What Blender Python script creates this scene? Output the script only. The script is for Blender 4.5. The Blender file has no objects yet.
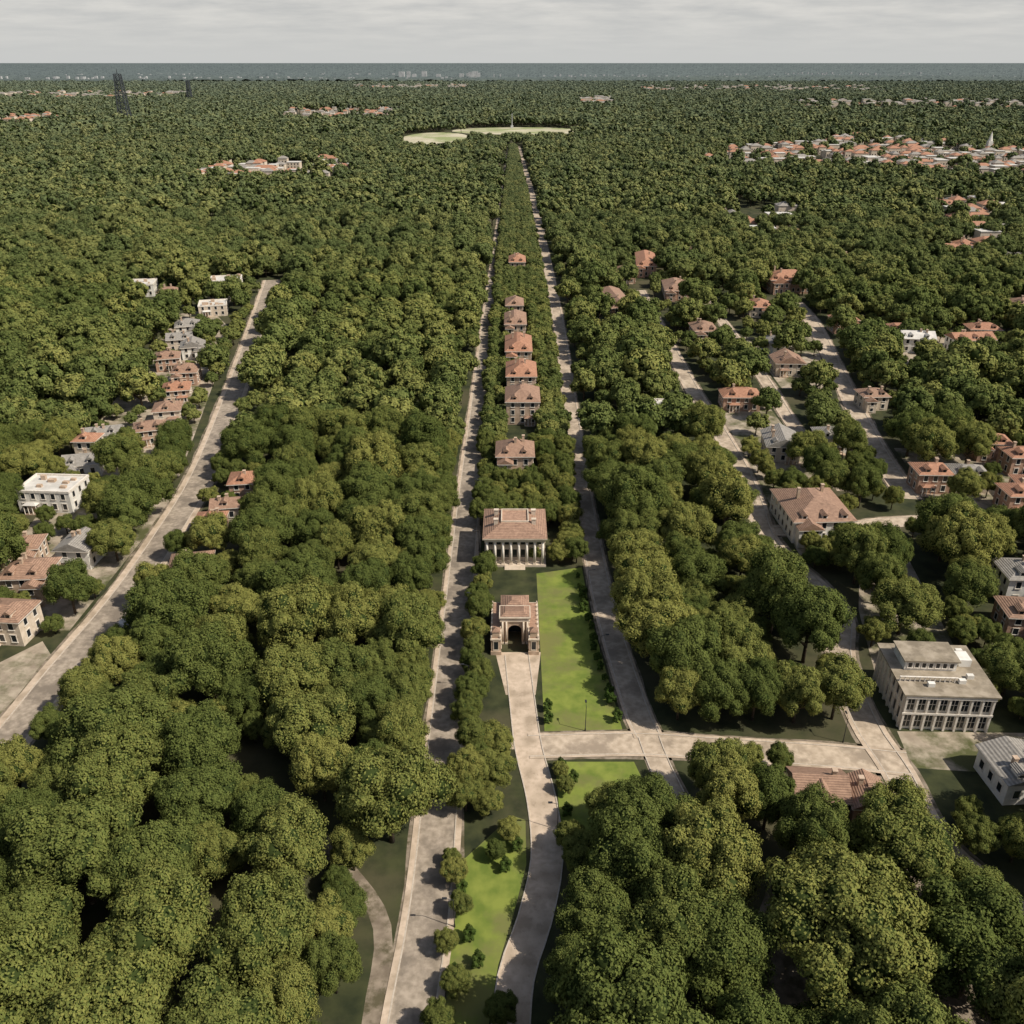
import bpy, math, random
import numpy as np
from mathutils import Vector
random.seed(7)
sc=bpy.context.scene
COL=sc.collection
R=math.radians

# ------------------------------------------------------------ materials
def newmat(name):
    m=bpy.data.materials.new(name); m.use_nodes=True
    nt=m.node_tree; b=nt.nodes['Principled BSDF']
    return m,nt,b
def noise_mat(name,c1,c2,scale=1.0,rough=0.85,bump=0.0,c3=None,scale2=None,detail=4,lo=.35,hi=.65):
    m,nt,b=newmat(name); N=nt.nodes; L=nt.links
    tc=N.new('ShaderNodeNewGeometry')
    n=N.new('ShaderNodeTexNoise'); n.inputs['Scale'].default_value=scale; n.inputs['Detail'].default_value=detail
    L.new(tc.outputs['Position'],n.inputs['Vector'])
    r=N.new('ShaderNodeValToRGB'); r.color_ramp.elements[0].position=lo; r.color_ramp.elements[1].position=hi
    r.color_ramp.elements[0].color=(*c1,1); r.color_ramp.elements[1].color=(*c2,1)
    L.new(n.outputs['Fac'],r.inputs['Fac']); out=r.outputs['Color']
    if c3:
        n2=N.new('ShaderNodeTexNoise'); n2.inputs['Scale'].default_value=scale2; n2.inputs['Detail'].default_value=7; n2.inputs['Roughness'].default_value=.65
        L.new(tc.outputs['Position'],n2.inputs['Vector'])
        r2=N.new('ShaderNodeValToRGB'); r2.color_ramp.elements[0].position=.47; r2.color_ramp.elements[1].position=.6
        L.new(n2.outputs['Fac'],r2.inputs['Fac'])
        mx=N.new('ShaderNodeMixRGB'); L.new(r2.outputs['Color'],mx.inputs['Fac']); L.new(out,mx.inputs['Color1']); mx.inputs['Color2'].default_value=(*c3,1)
        out=mx.outputs['Color']
    L.new(out,b.inputs['Base Color']); b.inputs['Roughness'].default_value=rough
    b.inputs['Specular IOR Level'].default_value=.25
    if bump:
        bp=N.new('ShaderNodeBump'); bp.inputs['Strength'].default_value=bump; bp.inputs['Distance'].default_value=.1
        L.new(n.outputs['Fac'],bp.inputs['Height']); L.new(bp.outputs['Normal'],b.inputs['Normal'])
    return m
def leaf_mat(name,c1,c2,c3,trans=.15,far=False):
    m,nt,b=newmat(name); N=nt.nodes; L=nt.links
    at=N.new('ShaderNodeAttribute'); at.attribute_name='lv'
    oi=N.new('ShaderNodeObjectInfo')
    r=N.new('ShaderNodeValToRGB'); e=r.color_ramp.elements
    e[0].color=(*c1,1); e[1].color=(*c3,1); x=e.new(.5); x.color=(*c2,1)
    a=N.new('ShaderNodeMath'); a.operation='MULTIPLY'; a.inputs[1].default_value=.66; L.new(oi.outputs['Random'],a.inputs[0])
    a2=N.new('ShaderNodeMath'); a2.operation='MULTIPLY_ADD'; a2.inputs[1].default_value=.38; L.new(at.outputs['Fac'],a2.inputs[0]); L.new(a.outputs[0],a2.inputs[2])
    L.new(a2.outputs[0],r.inputs['Fac']); out=r.outputs['Color']
    N.remove(b); df=N.new('ShaderNodeBsdfDiffuse'); L.new(out,df.inputs['Color']); L.new(df.outputs[0],N['Material Output'].inputs['Surface'])
    if trans:
        tr=N.new('ShaderNodeBsdfTranslucent'); L.new(out,tr.inputs['Color'])
        mx=N.new('ShaderNodeMixShader'); mx.inputs[0].default_value=trans
        L.new(df.outputs[0],mx.inputs[1]); L.new(tr.outputs[0],mx.inputs[2]); L.new(mx.outputs[0],N['Material Output'].inputs['Surface'])
    return m
def aerial_haze(m,col=(.145,.178,.160),amt=.88,pw=.6):
    # air haze mixed into the base colour: greyer / bluer away from the park
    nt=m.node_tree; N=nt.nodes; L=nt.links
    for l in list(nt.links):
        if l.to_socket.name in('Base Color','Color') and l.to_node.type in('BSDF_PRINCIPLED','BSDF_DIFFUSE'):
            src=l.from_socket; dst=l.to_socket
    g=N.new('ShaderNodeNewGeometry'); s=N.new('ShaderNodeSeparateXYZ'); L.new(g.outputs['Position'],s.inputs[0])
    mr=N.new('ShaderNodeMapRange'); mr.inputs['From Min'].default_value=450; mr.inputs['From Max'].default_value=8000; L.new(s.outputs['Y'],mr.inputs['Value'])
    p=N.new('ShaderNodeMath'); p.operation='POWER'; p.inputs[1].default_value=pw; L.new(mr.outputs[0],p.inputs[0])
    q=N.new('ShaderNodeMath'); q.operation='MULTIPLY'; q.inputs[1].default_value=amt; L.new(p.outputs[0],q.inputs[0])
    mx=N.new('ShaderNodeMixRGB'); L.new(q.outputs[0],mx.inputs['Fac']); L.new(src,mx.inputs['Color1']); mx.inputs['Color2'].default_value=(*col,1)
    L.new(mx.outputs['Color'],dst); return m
def roof_mat(name,c1,c2,sc_=1.2):
    m,nt,b=newmat(name); N=nt.nodes; L=nt.links
    tc=N.new('ShaderNodeTexCoord')
    n=N.new('ShaderNodeTexNoise'); n.inputs['Scale'].default_value=sc_; n.inputs['Detail'].default_value=8; n.inputs['Roughness'].default_value=.7
    L.new(tc.outputs['Object'],n.inputs['Vector'])
    r=N.new('ShaderNodeValToRGB'); r.color_ramp.elements[0].position=.3; r.color_ramp.elements[1].position=.7
    r.color_ramp.elements[0].color=(*c1,1); r.color_ramp.elements[1].color=(*c2,1)
    L.new(n.outputs['Fac'],r.inputs['Fac'])
    w=N.new('ShaderNodeTexWave'); w.bands_direction='Z'; w.inputs['Scale'].default_value=1.6; w.inputs['Distortion'].default_value=.6
    L.new(tc.outputs['Object'],w.inputs['Vector'])
    mx=N.new('ShaderNodeMixRGB'); mx.blend_type='MULTIPLY'; mx.inputs['Fac'].default_value=.35
    L.new(r.outputs['Color'],mx.inputs['Color1']); L.new(w.outputs['Color'],mx.inputs['Color2'])
    L.new(mx.outputs['Color'],b.inputs['Base Color']); b.inputs['Roughness'].default_value=.8
    bp=N.new('ShaderNodeBump'); bp.inputs['Strength'].default_value=.5; bp.inputs['Distance'].default_value=.1
    L.new(w.outputs['Fac'],bp.inputs['Height']); L.new(bp.outputs['Normal'],b.inputs['Normal'])
    return m
M={}
M['asphalt']=noise_mat('weathered_asphalt',(.26,.215,.165),(.41,.34,.27),.9,.9,.3,(.20,.165,.13),.14)
M['road2']=noise_mat('pale_road',(.39,.31,.23),(.55,.45,.345),.7,.9,.2,(.30,.24,.18),.16)
M['path']=noise_mat('sandstone_paving',(.45,.355,.265),(.60,.48,.37),1.0,.9,.2,(.35,.275,.20),.25)
M['kerb']=noise_mat('kerb_concrete',(.42,.36,.29),(.54,.47,.39),2)
M['lawn']=noise_mat('lawn_grass',(.12,.165,.028),(.21,.245,.048),.35,.95,.4,(.16,.165,.052),.09)
M['lot']=noise_mat('paved_lot',(.27,.22,.165),(.44,.37,.285),.35,.9,.2,(.085,.09,.035),.08)
M['dirt']=noise_mat('bare_earth',(.17,.135,.10),(.30,.245,.185),.5,.95,.3,(.10,.085,.05),.3)
M['ground']=noise_mat('forest_floor',(.022,.028,.012),(.055,.06,.024),.25,.95,.4,(.075,.068,.036),.03)
M['field']=noise_mat('pale_field',(.42,.38,.26),(.52,.47,.35),.02,.95,0,(.26,.29,.13),.012)
M['bark']=noise_mat('bark',(.05,.035,.025),(.11,.085,.06),3,detail=2)
M['leaf']=leaf_mat('oak_leaf',(.070,.096,.026),(.138,.160,.044),(.285,.272,.075),.12)
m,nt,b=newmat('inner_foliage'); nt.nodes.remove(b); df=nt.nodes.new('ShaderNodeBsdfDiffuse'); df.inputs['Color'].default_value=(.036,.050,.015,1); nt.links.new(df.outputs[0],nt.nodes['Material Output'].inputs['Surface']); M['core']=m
M['shrub']=leaf_mat('shrub_leaf',(.035,.065,.015),(.06,.095,.022),(.09,.12,.03),.1)
M['midleaf']=aerial_haze(leaf_mat('mid_oak_leaf',(.074,.100,.030),(.136,.158,.048),(.250,.245,.072),0))
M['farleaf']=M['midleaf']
M['canopy']=aerial_haze(noise_mat('distant_canopy',(.022,.034,.014),(.075,.088,.036),.012,.95,0,(.028,.040,.020),.0010),(.088,.110,.112),.94,.8)
M['stucco']=noise_mat('cream_stucco',(.52,.43,.33),(.66,.56,.45),.8)
M['white']=noise_mat('white_wall',(.62,.59,.53),(.78,.75,.69),.6)
M['brick']=noise_mat('red_brick',(.34,.205,.14),(.48,.32,.235),1.5)
M['tan']=noise_mat('tan_stone',(.38,.275,.19),(.53,.40,.30),.8,.85,.2)
M['trim']=noise_mat('painted_trim',(.62,.56,.48),(.78,.72,.64),2)
M['terracotta']=roof_mat('terracotta_roof',(.30,.14,.08),(.56,.29,.18))
M['brown']=roof_mat('brown_roof',(.23,.135,.09),(.46,.285,.195))
M['grey']=roof_mat('grey_roof',(.22,.20,.175),(.42,.385,.34))
M['flat']=noise_mat('flat_roof_gravel',(.26,.215,.155),(.38,.32,.245),.5,.9,.1,(.2,.165,.12),.2)
M['palroof']=noise_mat('pale_membrane_roof',(.48,.455,.415),(.64,.61,.56),.4)
M['farwall']=noise_mat('far_hazed_wall',(.34,.35,.35),(.48,.48,.47),.05)  # pale far walls, greyed by distance haze put into the colour
m,nt,b=newmat('window_glass'); b.inputs['Base Color'].default_value=(.018,.022,.026,1); b.inputs['Roughness'].default_value=.12; M['glass']=m
m,nt,b=newmat('dark_metal'); b.inputs['Base Color'].default_value=(.05,.05,.055,1); b.inputs['Roughness'].default_value=.5; b.inputs['Metallic'].default_value=.6; M['metal']=m
m,nt,b=newmat('galvanised_steel'); b.inputs['Base Color'].default_value=(.035,.042,.048,1); b.inputs['Roughness'].default_value=.7; M['steel']=m

# ------------------------------------------------------------ mesh builder
class MB:
    def __init__(s): s.v=[]; s.f=[]
    def box(s,x0,y0,z0,x1,y1,z1):
        n=len(s.v); s.v+=[(x0,y0,z0),(x1,y0,z0),(x1,y1,z0),(x0,y1,z0),(x0,y0,z1),(x1,y0,z1),(x1,y1,z1),(x0,y1,z1)]
        s.f+=[tuple(n+i for i in q) for q in ((0,3,2,1),(4,5,6,7),(0,1,5,4),(1,2,6,5),(2,3,7,6),(3,0,4,7))]
    def poly(s,pts,faces):
        n=len(s.v); s.v+=pts; s.f+=[tuple(n+i for i in q) for q in faces]
    def cyl(s,x,y,z0,z1,r0,r1=None,seg=10):
        r1=r0 if r1 is None else r1; n=len(s.v)
        for k in range(seg):
            a=2*math.pi*k/seg; s.v.append((x+r0*math.cos(a),y+r0*math.sin(a),z0))
        for k in range(seg):
            a=2*math.pi*k/seg; s.v.append((x+r1*math.cos(a),y+r1*math.sin(a),z1))
        for k in range(seg):
            j=(k+1)%seg; s.f.append((n+k,n+j,n+seg+j,n+seg+k))
        s.f.append(tuple(n+seg+k for k in range(seg))); s.f.append(tuple(n+seg-1-k for k in range(seg)))
    def tube(s,a,b,r0,r1,seg=6):
        a=Vector(a); b=Vector(b); d=(b-a).normalized(); u=d.cross(Vector((0,0,1)))
        if u.length<.01: u=Vector((1,0,0))
        u.normalize(); w=d.cross(u); n=len(s.v)
        for p,r in ((a,r0),(b,r1)):
            for k in range(seg):
                t=2*math.pi*k/seg; s.v.append(tuple(p+u*math.cos(t)*r+w*math.sin(t)*r))
        for k in range(seg):
            j=(k+1)%seg; s.f.append((n+k,n+j,n+seg+j,n+seg+k))
    def hip(s,x0,y0,x1,y1,z,rh,cut=0.0):
        w=x1-x0; d=y1-y0; cx=(x0+x1)/2; cy=(y0+y1)/2; m=min(w,d)/2
        k=m*(1-cut); zz=z+rh*(1-cut)
        s.poly([(x0,y0,z),(x1,y0,z),(x1,y1,z),(x0,y1,z),(x0+k,y0+k,zz),(x1-k,y0+k,zz),(x1-k,y1-k,zz),(x0+k,y1-k,zz)],
               [(0,1,5,4),(1,2,6,5),(2,3,7,6),(3,0,4,7)]+([(4,5,6,7)] if cut>0 else [(4,5,6,7)]))
    def gable(s,x0,y0,x1,y1,z,rh,along='y'):
        if along=='y':
            c=(x0+x1)/2; p=[(x0,y0,z),(x1,y0,z),(x1,y1,z),(x0,y1,z),(c,y0,z+rh),(c,y1,z+rh)]
            s.poly(p,[(1,2,5,4),(3,0,4,5),(0,1,4),(2,3,5)])
        else:
            c=(y0+y1)/2; p=[(x0,y0,z),(x1,y0,z),(x1,y1,z),(x0,y1,z),(x0,c,z+rh),(x1,c,z+rh)]
            s.poly(p,[(0,1,5,4),(2,3,4,5),(1,2,5),(3,0,4)])
    def obj(s,name,mat,parent=None,smooth=False):
        me=bpy.data.meshes.new(name); me.from_pydata(s.v,[],s.f); me.materials.append(mat); me.update()
        if smooth: me.polygons.foreach_set('use_smooth',[True]*len(me.polygons))
        o=bpy.data.objects.new(name,me); COL.objects.link(o)
        if parent: o.parent=parent
        return o
def empty(name,x,y,rot=0,z=0):
    e=bpy.data.objects.new(name,None); e.empty_display_size=.5; COL.objects.link(e); e.location=(x,y,z); e.rotation_euler=(0,0,R(rot)); return e

FOOT=[]
def windows(g,fr,axis,pos,a0,a1,z0,h,st,sgn,spacing=2.6,ww=1.1,wh=1.7):
    L=a1-a0; n=max(1,int(L/spacing)); sp=L/n; fh=h/st
    for i in range(n):
        c=a0+sp*(i+.5)
        for k in range(st):
            zb=z0+fh*k+fh*.28; zt=min(zb+wh,z0+fh*(k+1)-.3)
            def bx(B,l,r,b_,t_,o0,o1):
                lo,hi=sorted((pos+sgn*o0,pos+sgn*o1))
                if axis=='y': B.box(l,lo,b_,r,hi,t_)
                else: B.box(lo,l,b_,hi,r,t_)
            bx(g,c-ww/2,c+ww/2,zb,zt,-.05,.03)
            bx(fr,c-ww/2-.14,c-ww/2,zb,zt,-.05,.09); bx(fr,c+ww/2,c+ww/2+.14,zb,zt,-.05,.09)
            bx(fr,c-ww/2-.2,c+ww/2+.2,zb-.16,zb,-.05,.16); bx(fr,c-ww/2-.2,c+ww/2+.2,zt,zt+.16,-.05,.12)
def house(name,x,y,w,d,h,roof='hip',wm='stucco',rm='terracotta',rot=0,rh=None,porch=True,rng=None):
    rg=random.Random(int(x*13+y*7)); e=empty(name,x,y,rot); FOOT.append((x,y,w/2+.5,d/2+.5))
    st=max(1,round(h/3.1)); W=MB(); W.box(-w/2,-d/2,-.2,w/2,d/2,h)
    g=MB(); fr=MB(); rf=MB(); ex=MB(); ov=.55
    for ax,pos,sg,a in (('y',-d/2,-1,w),('y',d/2,1,w),('x',-w/2,-1,d),('x',w/2,1,d)):
        windows(g,fr,ax,pos,-a/2+.5,a/2-.5,0.2,h,st,sg)
    if roof=='flat':
        rf.box(-w/2+.3,-d/2+.3,h,w/2-.3,d/2-.3,h+.12)
        for q in ((-w/2-.15,-d/2-.15,w/2+.15,-d/2+.3),(-w/2-.15,d/2-.3,w/2+.15,d/2+.15),(-w/2-.15,-d/2+.3,-w/2+.3,d/2-.3),(w/2-.3,-d/2+.3,w/2+.15,d/2-.3)):
            fr.box(q[0],q[1],h-.05,q[2],q[3],h+.6)
        for _ in range(int(w*d/35)+2):
            ux=rg.uniform(-w/2+1.4,w/2-1.4); uy=rg.uniform(-d/2+1.2,d/2-1.2); s_=rg.uniform(.4,1.1)
            ex.box(ux-s_,uy-s_*.7,h+.12,ux+s_,uy+s_*.7,h+rg.uniform(.7,1.6))
    else:
        rh=rh or min(w,d)*.26
        fr.box(-w/2-ov,-d/2-ov,h,w/2+ov,d/2+ov,h+.22)
        if roof=='hip': rf.hip(-w/2-ov,-d/2-ov,w/2+ov,d/2+ov,h+.22,rh,.12)
        else:
            rf.gable(-w/2-ov,-d/2-ov,w/2+ov,d/2+ov,h+.22,rh,'x' if w>d else 'y')
        for _ in range(rg.choice((1,2,2))):
            cx=rg.uniform(-w*.3,w*.3); cy=rg.uniform(-d*.2,d*.2); ex.box(cx-.35,cy-.35,h+.4,cx+.35,cy+.35,h+rh+.9); ex.box(cx-.45,cy-.45,h+rh+.9,cx+.45,cy+.45,h+rh+1.1)
        nd=int(w/4.5)
        for i in range(nd):
            cx=-w/2+w*(i+.5)/nd; y0=-d/2+.3; zt=h+.3
            W.box(cx-.7,y0+.2,zt-.05,cx+.7,y0+2.2,zt+1.3); rf.gable(cx-.95,y0-.1,cx+.95,y0+2.6,zt+1.3,.7,'y')
            g.box(cx-.4,y0+.16,zt+.3,cx+.4,y0+.3,zt+1.1)
    if roof!='flat' and w>8 and rg.random()<.7:
        s_=rg.choice((-1,1)); wx0,wx1=sorted((s_*w*.08,s_*w*.46)); y0=-d/2-2.6; wh=h*.82
        W.box(wx0,y0,-.2,wx1,-d/2-.003,wh); windows(g,fr,'y',y0,wx0+.2,wx1-.2,.2,wh,st,-1)
        fr.box(wx0-.4,y0-.4,wh,wx1+.4,-d/2-.18,wh+.18); rf.gable(wx0-.4,y0-.4,wx1+.4,-d/2+d*.35,wh+.18,(wx1-wx0)*.33,'y'); porch=False
    if porch and w>7:
        s_=rg.choice((-1,1)); px=s_*w*.22
        fr.box(px-1.9,-d/2-2.0,2.75,px+1.9,-d/2-.02,2.95); ex.box(px-1.8,-d/2-1.9,-.1,px+1.8,-d/2-.03,.25)
        for q in (-1.7,-.6,.6,1.7): fr.cyl(px+q,-d/2-1.8,.25,2.75,.12,seg=8)
        rf.hip(px-2,-d/2-2.1,px+2,-d/2-.03,2.95,.6,.1)
        ex.box(px-.55,-d/2-.08,.25,px+.55,-d/2+.05,2.35)
    W.obj('walls',M[wm],e); g.obj('windows',M['glass'],e); fr.obj('trim',M['trim'],e); rf.obj('roof',M[rm],e); ex.obj('chimneys_and_units',M['tan'],e)
    return e

# ------------------------------------------------------------ polylines
def smooth(P,step=3.0):
    P=[np.array(p,float) for p in P]; Q=[2*P[0]-P[1]]+P+[2*P[-1]-P[-2]]; out=[]
    for i in range(1,len(Q)-2):
        p0,p1,p2,p3=Q[i-1:i+3]; L=np.linalg.norm(p2-p1); n=max(2,int(L/step))
        n=min(n,60)
        for k in range(n):
            t=k/n; out.append(.5*((2*p1)+(-p0+p2)*t+(2*p0-5*p1+4*p2-p3)*t*t+(-p0+3*p1-3*p2+p3)*t**3))
    out.append(Q[-2]); return np.array(out)
def offs(P,o):
    T=np.gradient(P,axis=0); T/=np.linalg.norm(T,axis=1)[:,None]; N=np.stack([T[:,1],-T[:,0]],1); return P+N*(o if np.isscalar(o) else o[:,None])
def ribbon(B,P,a,b,z,z0=None):
    A=offs(P,a); C=offs(P,b); n=len(B.v); k=len(P)
    if z0 is None:
        for i in range(k): B.v+= [(A[i,0],A[i,1],z),(C[i,0],C[i,1],z)]
        for i in range(k-1): B.f.append((n+2*i,n+2*i+1,n+2*i+3,n+2*i+2))
    else:
        for i in range(k): B.v+= [(A[i,0],A[i,1],z0),(A[i,0],A[i,1],z),(C[i,0],C[i,1],z),(C[i,0],C[i,1],z0)]
        for i in range(k-1):
            for j in range(3): B.f.append((n+4*i+j,n+4*i+j+1,n+4*i+4+j+1,n+4*i+4+j))
ROADS=[]; rgv=np.random.RandomState(21)
def road(name,pts,w,mat,z,kerb=True,side=0,keep=1.0,gap=.5,verge=0):
    P=smooth(pts)
    B=MB(); ribbon(B,P,-w/2,w/2,z); o=B.obj(name,M[mat])
    if kerb:
        K=MB(); ribbon(K,P,-w/2-.2,-w/2,z+.11,-.05); ribbon(K,P,w/2,w/2+.2,z+.11,-.05); K.obj('kerb',M['kerb'],o)
    if side:
        S=MB(); ribbon(S,P,-w/2-.2-side,-w/2-.203,z+.09); ribbon(S,P,w/2+.203,w/2+.2+side,z+.09); S.obj('pavement',M['path'],o)
    if verge:
        V_=MB(); n=len(P); sm=lambda: np.convolve(rgv.uniform(.1,1.0,n+2),[.3,.4,.3],'valid'); e1=-w/2-side-.2-verge*sm(); e2=w/2+side+.2+verge*sm(); ribbon(V_,P,e1,e2,.006); V_.obj('worn_verge',M['dirt'],o)
    ROADS.append((P,w/2+side*.6,keep,gap)); return o
road('avenue_road',[(-13.6,55),(-13,72),(-12,91),(-12.2,125),(-12.2,172),(-12.2,224),(-11.6,307),(-10.5,460),(-7,833),(-2.5,1400)],5.6,'asphalt',.012,side=.9,keep=.2,gap=.42,verge=.8)
road('avenue_road',[(25,126),(23.5,136),(21,172),(20.3,224),(21,307),(22,460),(19,833),(9,1400)],4.1,'road2',.016,side=.5,keep=.4,gap=.45,verge=.8)
road('access_road',[(25,126),(26,118),(29,104),(33,92)],3.6,'road2',.020,kerb=True,keep=0,verge=.8)
road('cross_road',[(3,123.5),(16,124),(25,124),(40,122.5),(56,121),(70,119)],5.2,'road2',.024,side=.5,keep=.5,verge=1.0)
road('garden_path',[(1,151),(2,136),(3,123),(5,110),(5.4,98),(3.2,87),(0.5,78),(-.5,66)],4.7,'path',.028)
road('garden_path',[(3,124),(-4,124.5),(-9.5,125)],3,'path',.020,kerb=False)
road('residential_road',[(-96,95),(-92,123),(-91,146),(-89.5,172),(-90,201),(-93,245),(-104,318),(-118,402),(-136,507)],6.2,'asphalt',.012,side=1.4,keep=.8,verge=1.2)
road('forest_track',[(-17,60),(-18,72),(-18.5,86),(-26,97),(-40,112)],2.6,'dirt',.010,kerb=False,keep=.5,gap=.4)
road('residential_road',[(74,70),(72.5,88),(67,101),(67,117),(66,130),(68,150),(73,166),(71,180),(66,200),(68,224),(69.5,250),(69,292),(68,324),(69,482)],4.2,'road2',.032,side=.8,keep=.55,verge=1.2)
road('residential_road',[(100,480),(100,410),(98,330),(95.5,280),(96,230)],3.6,'road2',.036,side=.6,keep=.25,verge=1)
road('residential_road',[(146,470),(143,420),(130,342),(118,273),(112,225)],5,'road2',.040,side=1,keep=.6,verge=1)
road('side_street',[(69,206),(84,206),(104,211),(138,212),(190,214)],4.4,'road2',.044,side=.6,keep=.4,verge=1)
road('side_street',[(98,206),(96,190),(92,168),(90,150)],4.5,'lot',.048,kerb=False,keep=.5)
AREAS=[]
def area(name,pts,mat,z,keep=1.0):
    B=MB(); B.poly([(x,y,z) for x,y in pts],[tuple(range(len(pts)))]); B.obj(name,M[mat]); AREAS.append((pts,keep))
area('lawn',[(5.9,184),(17,187),(17.6,164),(20.4,128),(6.0,127.5)],'lawn',.011)
area('lawn',[(7.6,119.5),(21.5,119.5),(24,108),(16,97),(8.8,98),(7.8,108)],'lawn',.011)
area('lawn',[(-8.3,97),(0,107),(2.2,106),(2.2,97),(.2,88),(-1.9,80),(-3.2,70),(-8.8,70)],'lawn',.011)
area('paved_plaza',[(-3.5,152),(6.0,152),(4.6,138),(-1.2,138)],'path',.036)
area('paved_lot',[(-106,120),(-96,120),(-95,150),(-100,156),(-107,146)],'lot',.0035)
area('paved_lot',[(70,118),(92,116),(95,127),(71,127.5)],'lot',.0035)
area('paved_lot',[(73,143.5),(92,144),(98,188),(86,190),(78,168)],'lot',.0035,-.5)
area('paved_lot',[(-122,160),(-96,160),(-95,232),(-132,236)],'lot',.0035,-.2)
area('paved_lot',[(-134,240),(-99,240),(-128,400),(-150,440),(-165,430)],'lot',.0035,-.35)
area('yard_ground',[(72,193),(92,193),(92,300),(72,300)],'lot',.0035,-.1)
area('yard_ground',[(118,216),(170,216),(175,262),(122,262)],'lot',.0035,-.3)
area('yard_ground',[(102,320),(128,320),(135,390),(104,390)],'lot',.0035,-.35)
area('yard_ground',[(155,350),(225,350),(230,395),(158,398)],'lot',.0035,-.35)
area('parched_ground',[(30,60),(60,60),(66,84),(60,98),(40,96),(31,80)],'dirt',.0035,-.0001)
def ell(cx,cy,rx,ry,n=40): return [(cx+rx*math.cos(2*math.pi*i/n),cy+ry*math.sin(2*math.pi*i/n)) for i in range(n)]
area('sports_field',ell(-125,1560,55,130),'field',.02)
area('sports_field',ell(14,1730,122,95),'field',.03)

# ------------------------------------------------------------ ground
B=MB(); S=120000; B.poly([(-S,-S,0),(S,-S,0),(S,S,0),(-S,S,0)],[(0,1,2,3)]); B.obj('ground',M['ground'])
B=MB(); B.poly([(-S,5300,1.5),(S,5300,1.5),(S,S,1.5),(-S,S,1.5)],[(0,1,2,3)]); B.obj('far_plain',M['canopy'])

# ------------------------------------------------------------ landmark buildings
def mansion():
    x,y,w,d,h=.7,195,14.6,15,7.6; e=empty('columned_mansion',x,y); FOOT.append((x,y,w/2+1.5,d/2+1.5))
    W=MB();T=MB();G=MB();Rf=MB();C=MB()
    W.box(-w/2,-d/2+1.8,0,w/2,d/2,h)
    T.box(-w/2-.3,-d/2-.4,-.1,w/2+.3,d/2+.3,.55)
    for i in range(8):
        cx=-w/2+.55+(w-1.1)*i/7
        C.cyl(cx,-d/2+.25,.9,h-1.0,.33,.28,12); T.box(cx-.42,-d/2-.18,.55,cx+.42,-d/2+.68,.9); T.box(cx-.4,-d/2-.15,h-1.0,cx+.4,-d/2+.65,h-.75)
    T.box(-w/2-.05,-d/2-.2,h-.75,w/2+.05,-d/2+1.795,h)
    T.box(-w/2-.5,-d/2-.6,h+.003,w/2+.5,d/2+.5,h+.35)
    for i in range(26):
        cx=-w/2+.2+(w-.4)*i/25; T.box(cx-.12,-d/2-.45,h-.22,cx+.12,-d/2-.205,h)
    windows(G,T,'y',-d/2+1.8,-w/2+.4,w/2-.4,.6,h-.6,2,-1,1.95,1.05,2.2)
    windows(G,T,'x',-w/2,-d/2+2.2,d/2-.4,.6,h-.6,2,-1,2.4,1.1,2.0)
    windows(G,T,'x',w/2,-d/2+2.2,d/2-.4,.6,h-.6,2,1,2.4,1.1,2.0)
    Rf.hip(-w/2-.5,-d/2-.6,w/2+.5,d/2+.5,h+.35,3.4,.42)
    zt=h+.35+3.4*.58
    kx=w/2+.5-(w/2+.5)*.58
    T.box(-kx-.1,-kx-.1,zt,kx+.1,-kx+.15,zt+.4);T.box(-kx-.1,kx-.15,zt,kx+.1,kx+.1,zt+.4);T.box(-kx-.1,-kx+.15,zt,-kx+.15,kx-.15,zt+.4);T.box(kx-.15,-kx+.15,zt,kx+.1,kx-.15,zt+.4)
    for cx,cy in ((-4.6,2),(4.6,2),(-4.6,-3),(4.6,-3)):
        W.box(cx-.5,cy-.4,h+.3,cx+.5,cy+.4,h+3.0); T.box(cx-.6,cy-.5,h+3.0,cx+.6,cy+.5,h+3.2)
    for k in range(4): T.box(-2.5,-d/2-.4-.35*(k+1),-.1,2.5,-d/2-.4-.35*k-.002,.48-.14*k)
    W.obj('walls',M['stucco'],e);T.obj('cornice_and_trim',M['stucco'],e);G.obj('windows',M['glass'],e);Rf.obj('roof',M['brown'],e);C.obj('columns',M['trim'],e,True)
mansion()
def arch_wall(B,x0,x1,y0,y1,h,aw,ah,seg=12):
    B.box(x0,y0,0,-aw,y1,h); B.box(aw,y0,0,x1,y1,h)
    for i in range(seg):
        a0=math.pi*i/seg; a1=math.pi*(i+1)/seg
        xa,za=-aw*math.cos(a0),ah+aw*math.sin(a0); xb,zb=-aw*math.cos(a1),ah+aw*math.sin(a1)
        B.poly([(xa,y0,za),(xb,y0,zb),(xb,y0,h),(xa,y0,h),(xa,y1,za),(xb,y1,zb),(xb,y1,h),(xa,y1,h)],[(0,1,2,3),(5,4,7,6),(4,5,1,0),(3,2,6,7)])
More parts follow.
